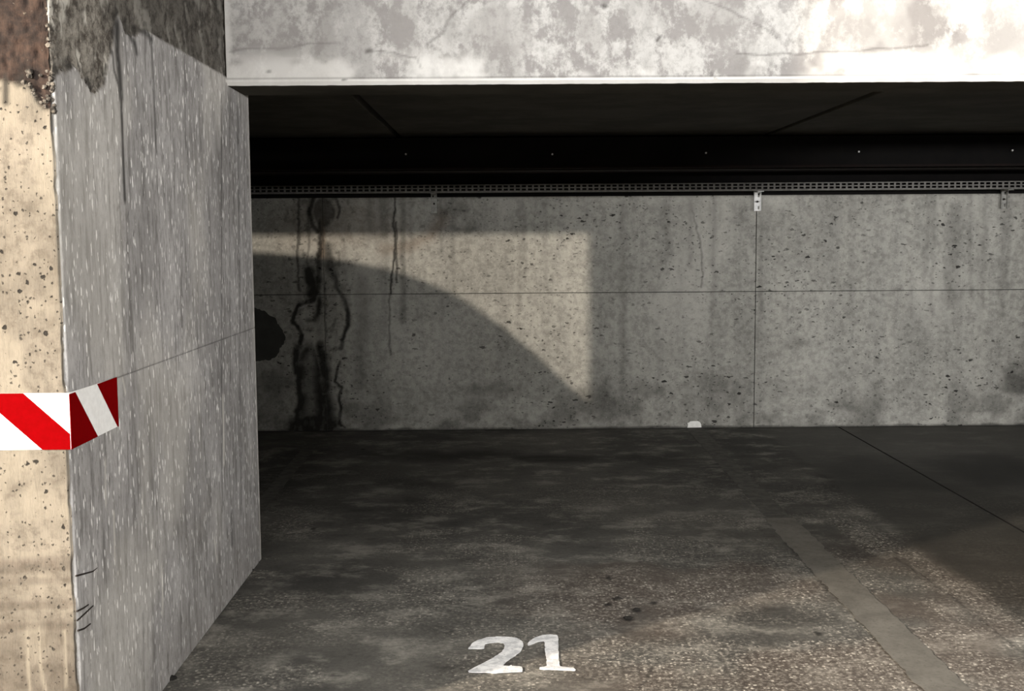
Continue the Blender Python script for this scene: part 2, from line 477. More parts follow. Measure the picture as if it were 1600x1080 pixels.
# ------------------------------------------------------------------ floor
def floor_mask(x, y):
    wob = 0.05 * (fbm(x * 4, y * 4, 5) - 0.5)
    dark = np.zeros_like(x); light_ = np.zeros_like(x); brown = np.zeros_like(x); smooth = np.zeros_like(x)
    # oil and damp patches
    for (cx, cy), rx, ry, k in zip([(-0.367,6.536),(0.225,6.434),(-0.642,5.961),(2.041,5.935),(2.68,5.993),(-0.679,5.184),(0.848,6.426),(-1.209,5.749)],
                                   (0.55, 0.35, 0.5, 0.50, 0.62, 0.35, 0.35, 0.25), (0.30, 0.14, 0.45, 0.55, 0.50, 0.4, 0.2, 0.6),
                                   (0.8, 0.88, 0.5, 0.6, 0.95, 0.35, 0.5, 0.35)):
        dark = np.maximum(dark, k * blob(x, y, cx, cy, rx, ry, 0.7, 0.4, 7, 3))
    for (cx, cy), rx, ry, k in zip([(0.863,3.736),(0.976,3.668),(0.621,3.154),(-0.553,4.18),(-0.059,3.269)], (0.22, 0.2, 0.3, 0.4, 0.16), (0.10, 0.10, 0.12, 0.25, 0.06), (0.55, 0.5, 0.2, 0.25, 0.3)):
        dark = np.maximum(dark, k * blob(x, y, cx, cy, rx, ry, 0.8, 0.5, 9, 6))
    # dark line along the wall foot
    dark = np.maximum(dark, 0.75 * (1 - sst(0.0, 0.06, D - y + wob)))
    # small dark spots and pock marks
    for (cx, cy) in [(0.385,4.128),(0.385,3.88),(0.352,3.818),(0.442,3.755),(0.406,3.665),(0.397,3.893),(0.511,3.834),(-0.851,6.758),(-0.84,4.887),(0.994,3.52)]:
        dark = np.maximum(dark, 0.9 * blob(x, y, cx, cy, 0.016, 0.022, 0.4, 0.4, 11, 60))
    # crack by the bay number
    dark = np.maximum(dark, 0.8 * stroke(x + wob * .4, y, [(0.375,3.09),(0.411,3.159),(0.424,3.217),(0.451,3.282),(0.46,3.318)], 0.004, 0.006))
    dark = np.maximum(dark, 0.6 * stroke(x + wob * .4, y, [(1.525,4.372),(1.545,4.117),(1.56,3.853),(1.555,3.529),(1.567,3.331)], 0.006, 0.008))
    dark = np.maximum(dark, 0.6 * stroke(x + wob * .4, y, [(1.15,4.592),(1.159,4.295),(1.148,3.937)], 0.008, 0.012))
    # scuffed aggregate bands, worn through the surface
    ag = fbm(x * 6, y * 3, 21)
    band = lambda a, b, s: sst(a - s, a + s, x + wob) * (1 - sst(b - s, b + s, x + wob))
    light_ = np.maximum(light_, band(1.44, 1.64, 0.03) * sst(5.8, 4.6, y) * sst(0.30, 0.6, ag) * 0.95)
    light_ = np.maximum(light_, band(1.36, 1.62, 0.05) * sst(3.8, 3.4, y) * sst(0.30, 0.55, ag) * 0.8)
    light_ = np.maximum(light_, band(0.98, 1.11, 0.02) * sst(4.7, 4.3, y) * sst(3.5, 3.8, y) * sst(0.25, 0.5, ag) * 0.8)
    for (cx, cy), rx, ry, k in zip([(0.414,3.416),(0.493,3.157),(0.315,3.21),(1.234,5.373),(1.04,4.89),(0.691,4.444),(1.116,3.571),(1.401,3.504),(-0.806,3.885),(-0.919,3.451),(-0.416,4.258),(-0.228,4.428),(-0.669,3.501),(0.203,3.928),(1.334,3.234),(0.436,5.402),(0.621,3.466)],
                                   (0.30, 0.30, 0.20, 0.12, 0.10, 0.28, 0.18, 0.22, 0.22, 0.24, 0.14, 0.12, 0.3, 0.16, 0.3, 0.4, 0.35),
                                   (0.12, 0.10, 0.12, 0.12, 0.10, 0.14, 0.16, 0.10, 0.12, 0.16, 0.06, 0.05, 0.1, 0.10, 0.12, 0.4, 0.2),
                                   (0.75, 0.6, 0.6, 0.5, 0.55, 0.5, 0.5, 0.9, 0.5, 0.45, 0.4, 0.35, 0.3, 0.35, 0.4, 0.25, 0.3)):
        light_ = np.maximum(light_, k * blob(x, y, cx, cy, rx, ry, 0.8, 0.6, 13, 7))
    light_ = np.maximum(light_, 0.5 * sst(0.50, 0.68, fbm(x * 3.2 + 3, y * 5, 33, 6)) * sst(6.8, 4.6, y))
    light_ = np.maximum(light_, 0.8 * sst(4.75, 3.9, y + 0.5 * (fbm(x * 2, y * 2, 35) - 0.5)) * sst(-0.6, 0.6, x) * sst(0.34, 0.62, fbm(x * 4.2, y * 4.2, 36)))  # scuffed front zone, also lightened to strengthen the warm lamp's lit area
    # brown tint: warm lamplight put into the colour of the lit front floor
    brown = np.maximum(brown, 0.8 * sst(0.40, 0.62, fbm(x * 2.2, y * 2.2, 41)) * sst(4.9, 4.0, y) * sst(-0.3, 0.5, x) * 0.6)
    # smoother, darker slab of the next bay
    smooth = np.maximum(smooth, sst(1.64, 1.72, x + wob) * 0.9)
    light_ = light_ * (1 - 0.8 * smooth)
    return dark, light_, brown, smooth

fx = coords(lin(XL, -1.9, 0.5), lin(-1.9, XF - 0.005, 0.011))
fy = coords(lin(YR, 2.6, 0.4), lin(2.6, D + 0.02, 0.011))
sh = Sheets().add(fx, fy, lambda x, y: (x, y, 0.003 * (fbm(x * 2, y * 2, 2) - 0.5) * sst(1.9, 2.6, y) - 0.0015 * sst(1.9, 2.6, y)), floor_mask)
zz = np.array([-0.05, -0.0005]); jm = lambda a, b: (1 + 0 * a, 0 * a, 0 * a, 0 * a)
sh.add(fy, zz, lambda y, z: (XF - 0.005, y, z), jm)
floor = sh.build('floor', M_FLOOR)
tag(floor, 'dark stained concrete parking bay floor with scuffed bands', kind='structure')
fx2 = coords(lin(XF + 0.005, 4.2, 0.014), lin(4.2, XR, 0.5))
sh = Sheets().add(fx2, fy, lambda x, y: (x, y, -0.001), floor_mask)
sh.add(fy, zz, lambda y, z: (XF + 0.005, y, z), jm, flip=True)
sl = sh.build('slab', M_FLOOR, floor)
MB().box(XL, XR, YR, D + 0.2, -0.16, -0.05).build('subbase', M_PEB, floor)

# ------------------------------------------------------------------ back wall: cast panels with recessed joints
def wall_mask(x, z):
    wx = x + 0.028 * (fbm(x * 14, z * 14, 51) - 0.5) + 0.012 * (fbm(x * 60, z * 45, 53) - 0.5)
    wz = z + 0.035 * (fbm(x * 14, z * 14, 52) - 0.5) + 0.016 * (fbm(x * 60, z * 45, 54) - 0.5)
    dark = np.zeros_like(x); light_ = np.zeros_like(x); brown = np.zeros_like(x)
    def dk(k, pts, wd, soft=None):
        nonlocal dark
        dark = np.maximum(dark, min(0.97, k * 1.2) * stroke(wx, wz, pts, wd * 1.25, soft))
    # round leak mark at the top and the runs below it
    ring = [(-1.159,1.429)][0]
    q = np.hypot((wx - ring[0]) / 0.072, (wz - ring[1]) / 0.105)
    dark = np.maximum(dark, 0.75 * (1 - sst(0.8, 1.05, q)))
    dark = np.maximum(dark, 0.8 * (1 - sst(0.06, 0.28, np.abs(q - 1.25))) * sst(0.03, -0.03, wx - ring[0]) )
    dk(0.8, [(-1.241,1.488),(-1.251,1.418),(-1.232,1.347),(-1.204,1.298)], 0.020)
    dk(0.6, [(-1.079,1.519),(-1.055,1.47),(-1.069,1.396)], 0.012)
    light_ = np.maximum(light_, 0.5 * stroke(wx, wz, [(-1.198,1.376),(-1.222,1.232),(-1.269,1.149)], 0.03, 0.04))
    brown = np.maximum(brown, 0.9 * stroke(wx, wz, [(-1.169,1.376),(-1.171,1.264),(-1.17,1.148)], 0.035, 0.03))
    dk(0.75, [(-1.185,1.376),(-1.19,1.19),(-1.197,1.066),(-1.212,0.941),(-1.243,0.866)], 0.022, 0.018)
    dk(0.85, [(-1.264,1.045),(-1.253,0.983),(-1.25,0.908)], 0.045, 0.03)
    dk(0.55, [(-1.131,1.21),(-1.125,1.107),(-1.114,1.023)], 0.035, 0.03)
    dk(0.72, [(-1.118,1.044),(-1.083,0.948),(-1.043,0.864),(-1.015,0.772),(-1.021,0.688),(-1.048,0.613),(-1.07,0.542)], 0.018, 0.014)
    dk(0.8, [(-1.239,0.87),(-1.289,0.854),(-1.339,0.833),(-1.374,0.766),(-1.38,0.725),(-1.347,0.682),(-1.324,0.632),(-1.333,0.581)], 0.017, 0.012)
    dk(0.7, [(-1.205,0.866),(-1.199,0.794),(-1.233,0.732),(-1.275,0.736)], 0.02, 0.02)
    dk(0.5, [(-1.157,0.982),(-1.158,0.731),(-1.168,0.458)], 0.006, 0.006)
    light_ = np.maximum(light_, 0.55 * blob(wx, wz, *[(-1.274,0.774)][0], 0.06, 0.09, 0.6))
    light_ = np.maximum(light_, 0.45 * blob(wx, wz, *[(-1.257,0.627)][0], 0.05, 0.09, 0.6))
    # tall arch of dark damp
    a, b = [(-1.278,0.26),(-1.278,0.26)]
    q = np.hypot((wx - a[0]) / 0.095, (wz - a[1] + 0.02) / 0.36)
    dark = np.maximum(dark, 0.90 * (1 - sst(0.80, 1.08, q)))
    core = stroke(wx, wz, [(-1.269,0.48),(-1.273,0.311),(-1.282,0.098)], 0.035, 0.06)
    dark = dark * (1 - 0.55 * core)
    dk(0.9, [(-1.346,0.565),(-1.361,0.481),(-1.348,0.311),(-1.339,0.184),(-1.358,0.09),(-1.385,0.022)], 0.03, 0.025)
    dk(0.85, [(-1.204,0.564),(-1.185,0.479),(-1.175,0.373),(-1.181,0.268)], 0.035, 0.03)
    dk(0.9, [(-1.376,0.022),(-1.3,0.047),(-1.215,0.055),(-1.153,0.038)], 0.08, 0.06)
    dk(0.7, [(-1.191,0.217),(-1.159,0.14),(-1.157,0.033)], 0.06, 0.05)
    dk(0.75, [(-1.076,0.457),(-1.09,0.402),(-1.108,0.352),(-1.113,0.326),(-1.071,0.284),(-1.082,0.203),(-1.079,0.139),(-1.093,0.054),(-1.06,0.02)], 0.012, 0.01)
    dark = dark * (0.86 + 0.32 * sst(0.30, 0.62, fbm(x * 26, z * 18, 55)))
    sp = stroke(x, z, [(-1.185,1.397),(-1.206,0.815),(-1.258,0.013)], 0.30, 0.25)
    dark = np.maximum(dark, 0.55 * sp * sst(0.60, 0.74, fbm(x * 30, z * 24, 56)))
    # thin vertical runs
    dk(0.62, [(-1.318,1.541),(-1.323,1.315),(-1.335,1.17),(-1.339,1.025),(-1.333,0.921)], 0.010, 0.008)
    dk(0.45, [(-1.252,1.52),(-1.263,1.232),(-1.275,1.108),(-1.264,1.024)], 0.008, 0.008)
    dk(0.78, [(-0.706,1.546),(-0.705,1.352),(-0.703,1.207),(-0.727,1.021),(-0.737,0.904)], 0.010, 0.008)
    dk(0.65, [(-0.692,1.373),(-0.696,1.145),(-0.694,0.979)], 0.008, 0.006)
    dk(0.5, [(-0.737,0.904),(-0.749,0.728),(-0.748,0.493)], 0.006, 0.006)
    dk(0.35, [(-0.648,1.517),(-0.653,1.228),(-0.654,0.895),(-0.665,0.728)], 0.022, 0.02)
    dk(0.30, [(-0.915,0.98),(-0.916,0.73),(-0.946,0.477),(-0.958,0.308)], 0.05, 0.05)
    dk(0.22, [(-0.768,1.517),(-0.773,1.27)], 0.03, 0.03)
    dk(0.4, [(1.227,1.422),(1.261,1.298),(1.292,1.152),(1.301,1.027),(1.286,0.923)], 0.007, 0.006)
    dk(0.25, [(2.94,1.411),(2.929,1.203),(2.92,0.953),(2.932,0.827)], 0.05, 0.05)
    dk(0.22, [(1.056,1.485),(1.067,1.133)], 0.02, 0.03)
    dk(0.2, [(0.774,1.466),(0.785,0.125)], 0.02, 0.03)
    # tide mark and smudges
    brown = np.maximum(brown, 0.55 * stroke(wx, wz, [(-0.774,1.195),(-0.607,1.211),(-0.49,1.26),(-0.419,1.342),(-0.397,1.391)], 0.05, 0.06))
    dk(0.4, [(-0.389,1.428),(-0.264,1.448)], 0.04, 0.06)
    dk(0.35, [(-0.295,1.304),(-0.191,1.32)], 0.015, 0.03)
    brown = np.maximum(brown, 0.35 * blob(x, z, *[(-1.02,1.354)][0], 0.5, 0.2, 0.8))
    light_ = np.maximum(light_, 0.6 * stroke(wx, wz, [(-0.789,0.812),(-0.733,0.644),(-0.616,0.677)], 0.05, 0.06) * 0.5)
    # grime near the floor
    gr = fbm(x * 5, z * 7, 61)
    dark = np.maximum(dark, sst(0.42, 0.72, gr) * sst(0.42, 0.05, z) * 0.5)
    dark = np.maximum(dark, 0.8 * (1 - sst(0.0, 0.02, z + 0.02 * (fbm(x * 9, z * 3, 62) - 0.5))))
    for (cx, cz), rx, rz, k in zip([(3.389,0.291),(0.578,0.169),(-1.503,0.313),(1.903,0.561),(0.895,0.251),(-0.075,0.259),(1.401,0.29)], (0.14, 0.22, 0.2, 0.1, 0.2, 0.3, 0.2), (0.12, 0.14, 0.1, 0.06, 0.06, 0.06, 0.1), (0.7, 0.5, 0.45, 0.25, 0.35, 0.4, 0.3)):
        dark = np.maximum(dark, k * blob(x, z, cx, cz, rx, rz, 0.8, 0.5, 71, 12))
    for k in range(26):
        rr = random.Random(100 + k)
        cx = rr.uniform(-1.0, 3.6); z1 = 1.5; z0 = rr.uniform(0.6, 1.3)
        dark = np.maximum(dark, rr.uniform(0.08, 0.28) * stroke(wx, z, [(cx, z1), (cx + rr.uniform(-.02, .02), z0)], rr.uniform(0.006, 0.03), 0.02))
    light_ = np.maximum(light_, 0.5 * sst(0.55, 0.75, fbm(x * 2.5, z * 1.2, 81)) * sst(0.3, 0.9, z))
    return dark, light_, brown, 0 * x

wall = MB().box(XL - 0.2, XR + 0.2, D + 0.016, D + 0.3, -0.1, ZC + 0.3).build('wall_back', M_JOINT)
tag(wall, 'stained grey concrete back wall of the bay, cast in panels', kind='structure')
J = 0.0028
cols = [XL, -3.98, XJ0, XJ, XJ2, XR]
for i in range(5):
    x0, x1 = cols[i] + J, cols[i + 1] - J
    if i == 1: x1 = cols[i + 1] - 0.0012
    if i == 2: x0 = cols[i] + 0.0012
    for z0, z1 in ((-0.03, ZG - J * 0.8), (ZG + J * 0.8, ZC + 0.02)):
        lo, hi = max(x0, -2.0), min(x1, 3.9)
        ux = coords(np.array([x0, x1]), lin(lo, hi, 0.0065) if hi > lo else np.array([x0, x1]))
        st = 0.0065 if hi > lo else 0.4
        uz = coords(lin(z0, min(z1, 1.62), st), lin(min(z1, 1.62), z1, 0.2))
        off = random.Random(i * 7 + int(z0 * 10)).uniform(-0.0015, 0.0015)
        sh = Sheets().add(ux, uz, lambda x, z: (x, D + off + 0.003 * (fbm(x * 3, z * 3, 4) - 0.5), z), wall_mask)
        e = np.array([0, 0.014])
        sh.add(np.array([x0, x1]), e, lambda x, t: (x, D + t, z1), None)
        sh.add(np.array([x0, x1]), e, lambda x, t: (x, D + t, z0), None, flip=True)
        sh.add(np.array([z0, z1]), e, lambda z, t: (x0, D + t, z), None)
        sh.add(np.array([z0, z1]), e, lambda z, t: (x1, D + t, z), None, flip=True)
        sh.build('panel', M_WALL, wall)

# dark smooth mortar patch beside the pillar
pp = [(-1.732,0.819),(-1.681,0.831),(-1.624,0.814),(-1.582,0.801),(-1.553,0.789),(-1.525,0.763),(-1.5,0.755),(-1.48,0.734),(-1.468,0.7),(-1.448,0.671),(-1.432,0.633),(-1.429,0.603),(-1.442,0.574),(-1.468,0.545),(-1.481,0.511),(-1.495,0.486),(-1.541,0.469),(-1.591,0.47),(-1.625,0.457),(-1.684,0.453),(-1.742,0.479),(-1.786,0.53),(-1.805,0.61),(-1.798,0.703),(-1.771,0.778)]
pp = [(a + 0.010 * (float(fbm(np.array(i * 0.9), np.array(b * 40), 57)) - 0.5), b) for i, (a, b) in enumerate(ragged(pp, 9, 0.010, 0.004))]
pt = MB().prism(pp, lambda a, b, t: (a, D - 0.006 + t, b), 0.006).build('mortar_patch', M_PATCH, wall)

# ------------------------------------------------------------------ left pillar
def chip(z):
    return 0.002 + 0.007 * sst(0.56, 0.78, fbm(z * 16, z * 0 + 3, 91)) + 0.003 * fbm(z * 60, z * 0 + 1, 92) + 0.016 * sst(1.40, 1.62, z) * fbm(z * 24, z * 0, 93)

def front_rough(x, z):
    edge = 1.605 + 0.035 * (fbm(x * 22, z * 22, 94) - 0.5) - 0.06 * sst(-1.03, -0.985, x)
    return sst(edge - 0.006, edge + 0.006, z)

def side_rough(y, z):
    wob = 0.04 * (fbm(y * 20, z * 20, 95) - 0.5)
    near = np.interp(y, [2.5, 2.55, 2.62, 2.70, 2.78, 2.84, 2.87, 2.92, 2.95, 3.0, 3.05, 3.16, 5],
                     [1.60, 1.64, 1.645, 1.625, 1.615, 1.635, 1.70, 1.78, 1.83, 1.80, 1.79, 1.83, 1.83])
    return sst(near + wob * np.where(y < 3.15, 1, 0.12) - 0.005, near + wob * np.where(y < 3.15, 1, 0.12) + 0.006, z)

def front_pos(x, z):
    c = chip(z); k = sst(XP - 0.014, XP, x)
    r = front_rough(x, z)
    return x - c * k * k, YN + c * k * k * k + r * (0.006 + 0.016 * (fbm(x * 60, z * 60, 96) - 0.35)) * (1 - 0.6 * k), z

def side_pos(y, z):
    c = chip(z); k = 1 - sst(YN, YN + 0.016, y)
    r = side_rough(y, z)
    g = stroke(y, z, [(YN, 0.919), (YE, 0.919)], 0.002, 0.0015)
    return XP - c * k * k - r * (0.004 + 0.012 * (fbm(y * 55, z * 55, 97) - 0.4)) * (1 - 0.6 * k) - 0.002 * g, y + c * k * k * k, z

def front_mask(x, z):
    r = front_rough(x, z)
    dark = np.zeros_like(x); light_ = np.zeros_like(x)
    wx = x + 0.008 * (fbm(x * 40, z * 12, 98) - 0.5)
    dark = np.maximum(dark, 0.9 * stroke(wx, z, [(-1.074,1.617),(-1.068,1.601),(-1.07,1.56)], 0.010, 0.008))
    dark = np.maximum(dark, 0.7 * stroke(wx, z, [(-1.045,1.614),(-1.044,1.603)], 0.016, 0.01))
    edge = sst(0.03, 0.0, np.abs(z - 1.60 + 0.03 * (fbm(x * 30, z * 30, 99) - 0.5)))
    dark = np.maximum(dark, 0.75 * edge * sst(0.42, 0.6, fbm(x * 45, z * 45, 100)))
    for pts in ([(-1.082,0.387),(-1.082,0.35),(-1.082,0.298),(-1.08,0.245)], [(-1.052,0.394),(-1.054,0.35),(-1.056,0.305),(-1.051,0.272),(-1.045,0.245)], [(-1.064,0.804),(-1.075,0.775),(-1.08,0.732)], [(-0.997,0.386),(-0.999,0.252)]):
        light_ = np.maximum(light_, 0.95 * stroke(wx, z, pts, 0.004, 0.004))
    light_ = np.maximum(light_, 0.5 * blob(x, z, *[(-1.063,0.365)][0], 0.03, 0.05, 0.8))
    light_ = np.maximum(light_, 0.75 * sst(0.46, 0.62, fbm(x * 9, z * 5, 101, 6)) * sst(0.6, 0.7, z) * (1 - r))
    # dirty water marks near the foot
    br = np.zeros_like(x)
    for zz_, hh, k in ((0.535, 0.018, 0.42), (0.50, 0.008, 0.3), (0.445, 0.010, 0.36), (0.395, 0.010, 0.42)):
        q = np.abs(z - zz_ - 0.012 * (fbm(x * 9, z * 2, 102) - 0.5) - 0.03 * (x + 1.04))
        br = np.maximum(br, k * (1 - sst(hh * 0.4, hh * 1.6, q)))
    br = np.maximum(br, sst(0.44, 0.36, z) * (0.10 + 0.22 * fbm(x * 14, z * 5, 103)))
    br = np.maximum(br, r)
    return dark, light_, br, np.ones_like(x)

def side_mask(y, z):
    r = side_rough(y, z)
    dark = np.zeros_like(y); light_ = np.zeros_like(y)
    wy = y + 0.010 * (fbm(y * 30, z * 8, 104) - 0.5)
    for k, wd, pts in ((0.95, 0.026, [(2.936,1.799),(2.929,1.735),(2.941,1.681),(2.945,1.626)]), (0.95, 0.014, [(2.945,1.626),(2.945,1.546),(2.943,1.449),(2.943,1.365)]),
                       (0.85, 0.010, [(2.892,1.745),(2.899,1.683),(2.933,1.648)]), (0.9, 0.016, [(3.018,1.83),(3.034,1.793),(3.073,1.775),(3.082,1.756)]),
                       (0.8, 0.010, [(3.194,1.829),(3.218,1.79),(3.222,1.677),(3.225,1.555),(3.23,1.502)]), (0.85, 0.016, [(3.105,1.822),(3.171,1.825),(3.221,1.813)]),
                       (0.5, 0.010, [(3.547,1.833),(3.53,1.64),(3.526,1.543)]), (0.6, 0.010, [(3.997,1.754),(3.928,1.205),(3.827,0.335)]),
                       (0.6, 0.018, [(3.961,0.302),(3.956,0.188)]), (0.35, 0.008, [(2.958,0.27),(2.949,0.098)]), (0.4, 0.02, [(4.242,1.737),(4.188,1.154),(4.105,0.267)]),
                       (0.35, 0.012, [(4.095,1.654),(3.971,0.529)])):
        dark = np.maximum(dark, k * stroke(wy, z, pts, wd, wd * 0.7))
    dark = np.maximum(dark, 0.55 * stroke(y, z, [(YN, 0.919), (YE, 0.919)], 0.002, 0.002))
    for k, wd, pts in ((0.8, 0.006, [(3.14,0.356),(3.129,0.212)]), (0.8, 0.006, [(3.715,0.275),(3.738,0.182)]), (0.7, 0.006, [(2.771,0.593),(2.765,0.466)]), (0.7, 0.006, [(2.723,0.731),(2.719,0.622)]),
                       (0.7, 0.012, [(3.885,0.724),(3.874,0.492)]), (0.6, 0.006, [(2.991,0.592),(2.992,0.505)]), (0.8, 0.006, [(2.875,0.915),(2.89,0.872)])):
        light_ = np.maximum(light_, k * stroke(wy, z, pts, wd, wd))
    # dark crumbling edge of the old cement
    g = sst(0.0, 1.0, r) * (1 - sst(0.0, 1.0, side_rough(y, z - 0.03)))
    dark = np.maximum(dark, 0.85 * g * sst(0.42, 0.62, fbm(y * 40, z * 40, 105)) * np.where(y < 3.2, 1, 0.4))
    dark = np.maximum(dark, 0.72 * r * sst(2.84, 2.98, y) * (0.75 + 0.4 * fbm(y * 8, z * 8, 106)))
    dark = np.maximum(dark, 0.5 * r * sst(0.5, 0.7, fbm(y * 9, z * 14, 109)))
    light_ = np.maximum(light_, r * 0.7 * sst(0.60, 0.72, fbm(y * 34 + z * 12, z * 12 - y * 6, 107)))
    br = np.maximum(r, 0.22 * blob(y, z, *[(3.541,0.353)][0], 0.3, 0.14, 0.9))
    light_ = np.maximum(light_, 0.30 * (1 - r) * sst(0.5, 0.7, fbm(y * 2.5, z * 1.5, 108)))
    # arris at the far end
    light_ = np.maximum(light_, 0.5 * sst(YE - 0.03, YE - 0.004, y) * (1 - r))
    return dark, light_, br * 1.0, sst(0.35, 0.0, z) * 0.25

pz = coords(lin(0, 0.912, 0.008), np.array([0.9165, 0.9175, 0.9185, 0.9195, 0.9205, 0.9215]), lin(0.926, 1.5, 0.008), lin(1.5, 2.2, 0.006), lin(2.2, ZL, 0.1))
px = coords(np.array([XL]), lin(-1.60, -1.25, 0.1), lin(-1.25, XP - 0.02, 0.0045), lin(XP - 0.02, XP, 0.002))
py = coords(lin(YN, YN + 0.02, 0.002), lin(YN + 0.02, YN + 0.5, 0.006), lin(YN + 0.5, YE, 0.010))
sh = Sheets()
sh.add(px, pz, front_pos, front_mask)
sh.add(py, pz, side_pos, side_mask)
sh.add(np.array([XL, XP]), np.array([0, ZL]), lambda x, z: (x, YE, z), None, flip=True)
pillar = sh.build('wall_left', M_PILLAR)
tag(pillar, 'thick concrete pillar with cream front and grey board-marked side', kind='structure')

# crumbs of broken aggregate along the cement edge on the pillar corner
rg = random.Random(5)
for k in range(64):
    if k < 34:
        x = XP - abs(rg.gauss(0.0, 0.045)) ; z = 1.60 + rg.uniform(-0.055, 0.035) - 0.3 * max(0, x + 1.0); y = YN + 0.004
    elif k < 50:
        x = XP - 0.006; y = YN + rg.uniform(0.0, 0.34); z = 1.63 + rg.uniform(-0.02, 0.02)
    else:
        x = XP - 0.008; y = YN + rg.uniform(0, 0.03); z = 1.60 + rg.uniform(-0.05, 0.17)
    r = rg.uniform(0.003, 0.008)
    b = MB(); n = 6
    for a in range(3):
        rr = (0.7, 1.0, 0.55)[a] * r; zz_ = (-0.6, 0.05, 0.7)[a] * r
        for c in range(n):
            q = 2 * math.pi * c / n + rg.uniform(-.3, .3)
            b.v.append((x + rr * math.cos(q) * rg.uniform(.7, 1.2), y + rr * math.sin(q) * rg.uniform(.7, 1.2), z + zz_ + rg.uniform(-.2, .2) * r))
    for a in range(2):
        for c in range(n):
            b.f.append((a * n + c, a * n + (c + 1) % n, (a + 1) * n + (c + 1) % n, (a + 1) * n + c))
    b.f += [tuple(range(n))[::-1], tuple(range(2 * n, 3 * n))]
    b.build('gravel_crumb', M_GRAVEL, pillar)

# thin wires sticking out of the broken corner
for pts in ([(2.511,0.51),(2.553,0.502),(2.613,0.49),(2.66,0.489)], [(2.509,0.429),(2.544,0.425),(2.576,0.422)], [(2.507,0.408),(2.555,0.41),(2.604,0.41)], [(2.508,0.384),(2.543,0.377),(2.583,0.374)]):
    MB().tube([(XP - 0.002 + 0.004 * (1 - abs(i - 1.2) / 2), y, z) for i, (y, z) in enumerate(pts)], [0.0022, 0.002, 0.0016, 0.001][:len(pts)], 6).build('wire', M_WIRE, pillar)

# ------------------------------------------------------------------ beam over the bay opening
def beam_mask(x, z):
    wx = x + 0.03 * (fbm(x * 9, z * 9, 111) - 0.5); wz = z + 0.03 * (fbm(x * 9, z * 9, 112) - 0.5)
    dark = np.zeros_like(x); light_ = np.zeros_like(x); br = np.zeros_like(x)
    for k, wd, pts in ((0.45, 0.004, [(0.71,2.085),(0.822,2.04),(0.924,1.985),(0.963,1.952)]), (0.5, 0.005, [(0.824,1.904),(0.914,1.894),(1.027,1.892),(1.14,1.906),(1.252,1.915),(1.388,1.912),(1.501,1.922)]),
                       (0.4, 0.004, [(-0.473,1.911),(-0.413,1.911),(-0.345,1.906),(-0.301,1.897),(-0.279,1.859)]), (0.4, 0.006, [(-0.26,1.936),(-0.21,1.969),(-0.176,2.028),(-0.108,2.089)]),
                       (0.8, 0.010, [(-0.473,1.913),(-0.462,1.913)]), (0.9, 0.008, [(0.545,1.949),(0.553,1.963)]), (0.9, 0.008, [(0.356,2.069),(0.365,2.067)]), (0.5, 0.006, [(0.735,1.838),(0.758,1.805)]),
                       (0.3, 0.004, [(-0.95,1.918),(-0.681,1.939),(-0.569,1.947)]), (0.7, 0.006, [(-0.822,1.847),(-0.816,1.847)]), (0.7, 0.006, [(-0.56,1.817),(-0.549,1.819)])):
        dark = np.maximum(dark, k * stroke(wx, wz, pts, wd, wd))
    lw = 0.0015 + 0 * x
    dark = np.maximum(dark, 0.45 * (1 - sst(lw, lw * 3, np.abs(z - 1.823 - 0.004 * (fbm(x * 5, z * 0, 113) - 0.5)))))
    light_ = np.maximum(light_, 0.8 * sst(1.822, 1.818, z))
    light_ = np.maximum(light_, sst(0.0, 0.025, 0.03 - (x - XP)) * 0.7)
    for (cx, cz), rx, rz in zip([(-0.333,2.002),(-0.624,1.971),(-0.859,1.983),(-0.008,1.979),(0.317,1.966),(0.755,2.019),(1.229,1.972),(1.476,1.993),(1.748,1.969),(-0.749,1.928)], (0.06, 0.06, 0.12, 0.12, 0.05, 0.12, 0.1, 0.12, 0.1, 0.14), (0.14, 0.1, 0.06, 0.1, 0.08, 0.1, 0.07, 0.08, 0.12, 0.03)):
        br = np.maximum(br, 0.8 * blob(x, z, cx, cz, rx, rz, 0.35, 0.45, 115, 11))
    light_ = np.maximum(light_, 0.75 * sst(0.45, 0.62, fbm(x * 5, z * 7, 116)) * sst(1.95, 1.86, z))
    light_ = np.maximum(light_, 0.3 * sst(0.4, 1.6, x) * sst(0.40, 0.58, fbm(x * 6, z * 6, 117)))  # lamp brightness put into the colour towards the right end
    br = np.maximum(br, 0.4 * sst(0.4, -0.9, x) * (0.6 + 0.6 * fbm(x * 5, z * 5, 118)))  # greyed towards the left, where the pillar shades the beam
    return dark, light_, br, 0 * x

bx = coords(np.array([XP, XR]), lin(XP, 2.2, 0.007), lin(2.2, 3.6, 0.02))
bz = coords(lin(ZB + 0.012, 2.2, 0.0055), lin(2.2, ZL, 0.15))
sh = Sheets()
sh.add(bx, bz, lambda x, z: (x, YB + 0.006 * (fbm(x * 4, z * 5, 119) - 0.5), z), beam_mask)
bb = np.array([0, 0.5, 1.0])
sh.add(bx, bb, lambda x, t: (x, YB + (1 - t) * 0.012 + 0.006 * (fbm(x * 4, t * 0 + (ZB + 0.012) * 5, 119) - 0.5) * t, ZB + 0.012 * t + 0.002 * (fbm(x * 30, t * 0, 120) - 0.5) * (1 - t)), lambda x, t: (0 * x, 0.9 + 0 * x, 0 * x, 0 * x))
beam = sh.build('wall_beam', M_BEAM)
tag(beam, 'whitewashed concrete beam above the parking bay opening', kind='structure')
MB().box(XP - 0.2, XR, YB + 0.012, YC, ZB, ZL).build('soffit', M_CEIL, beam)

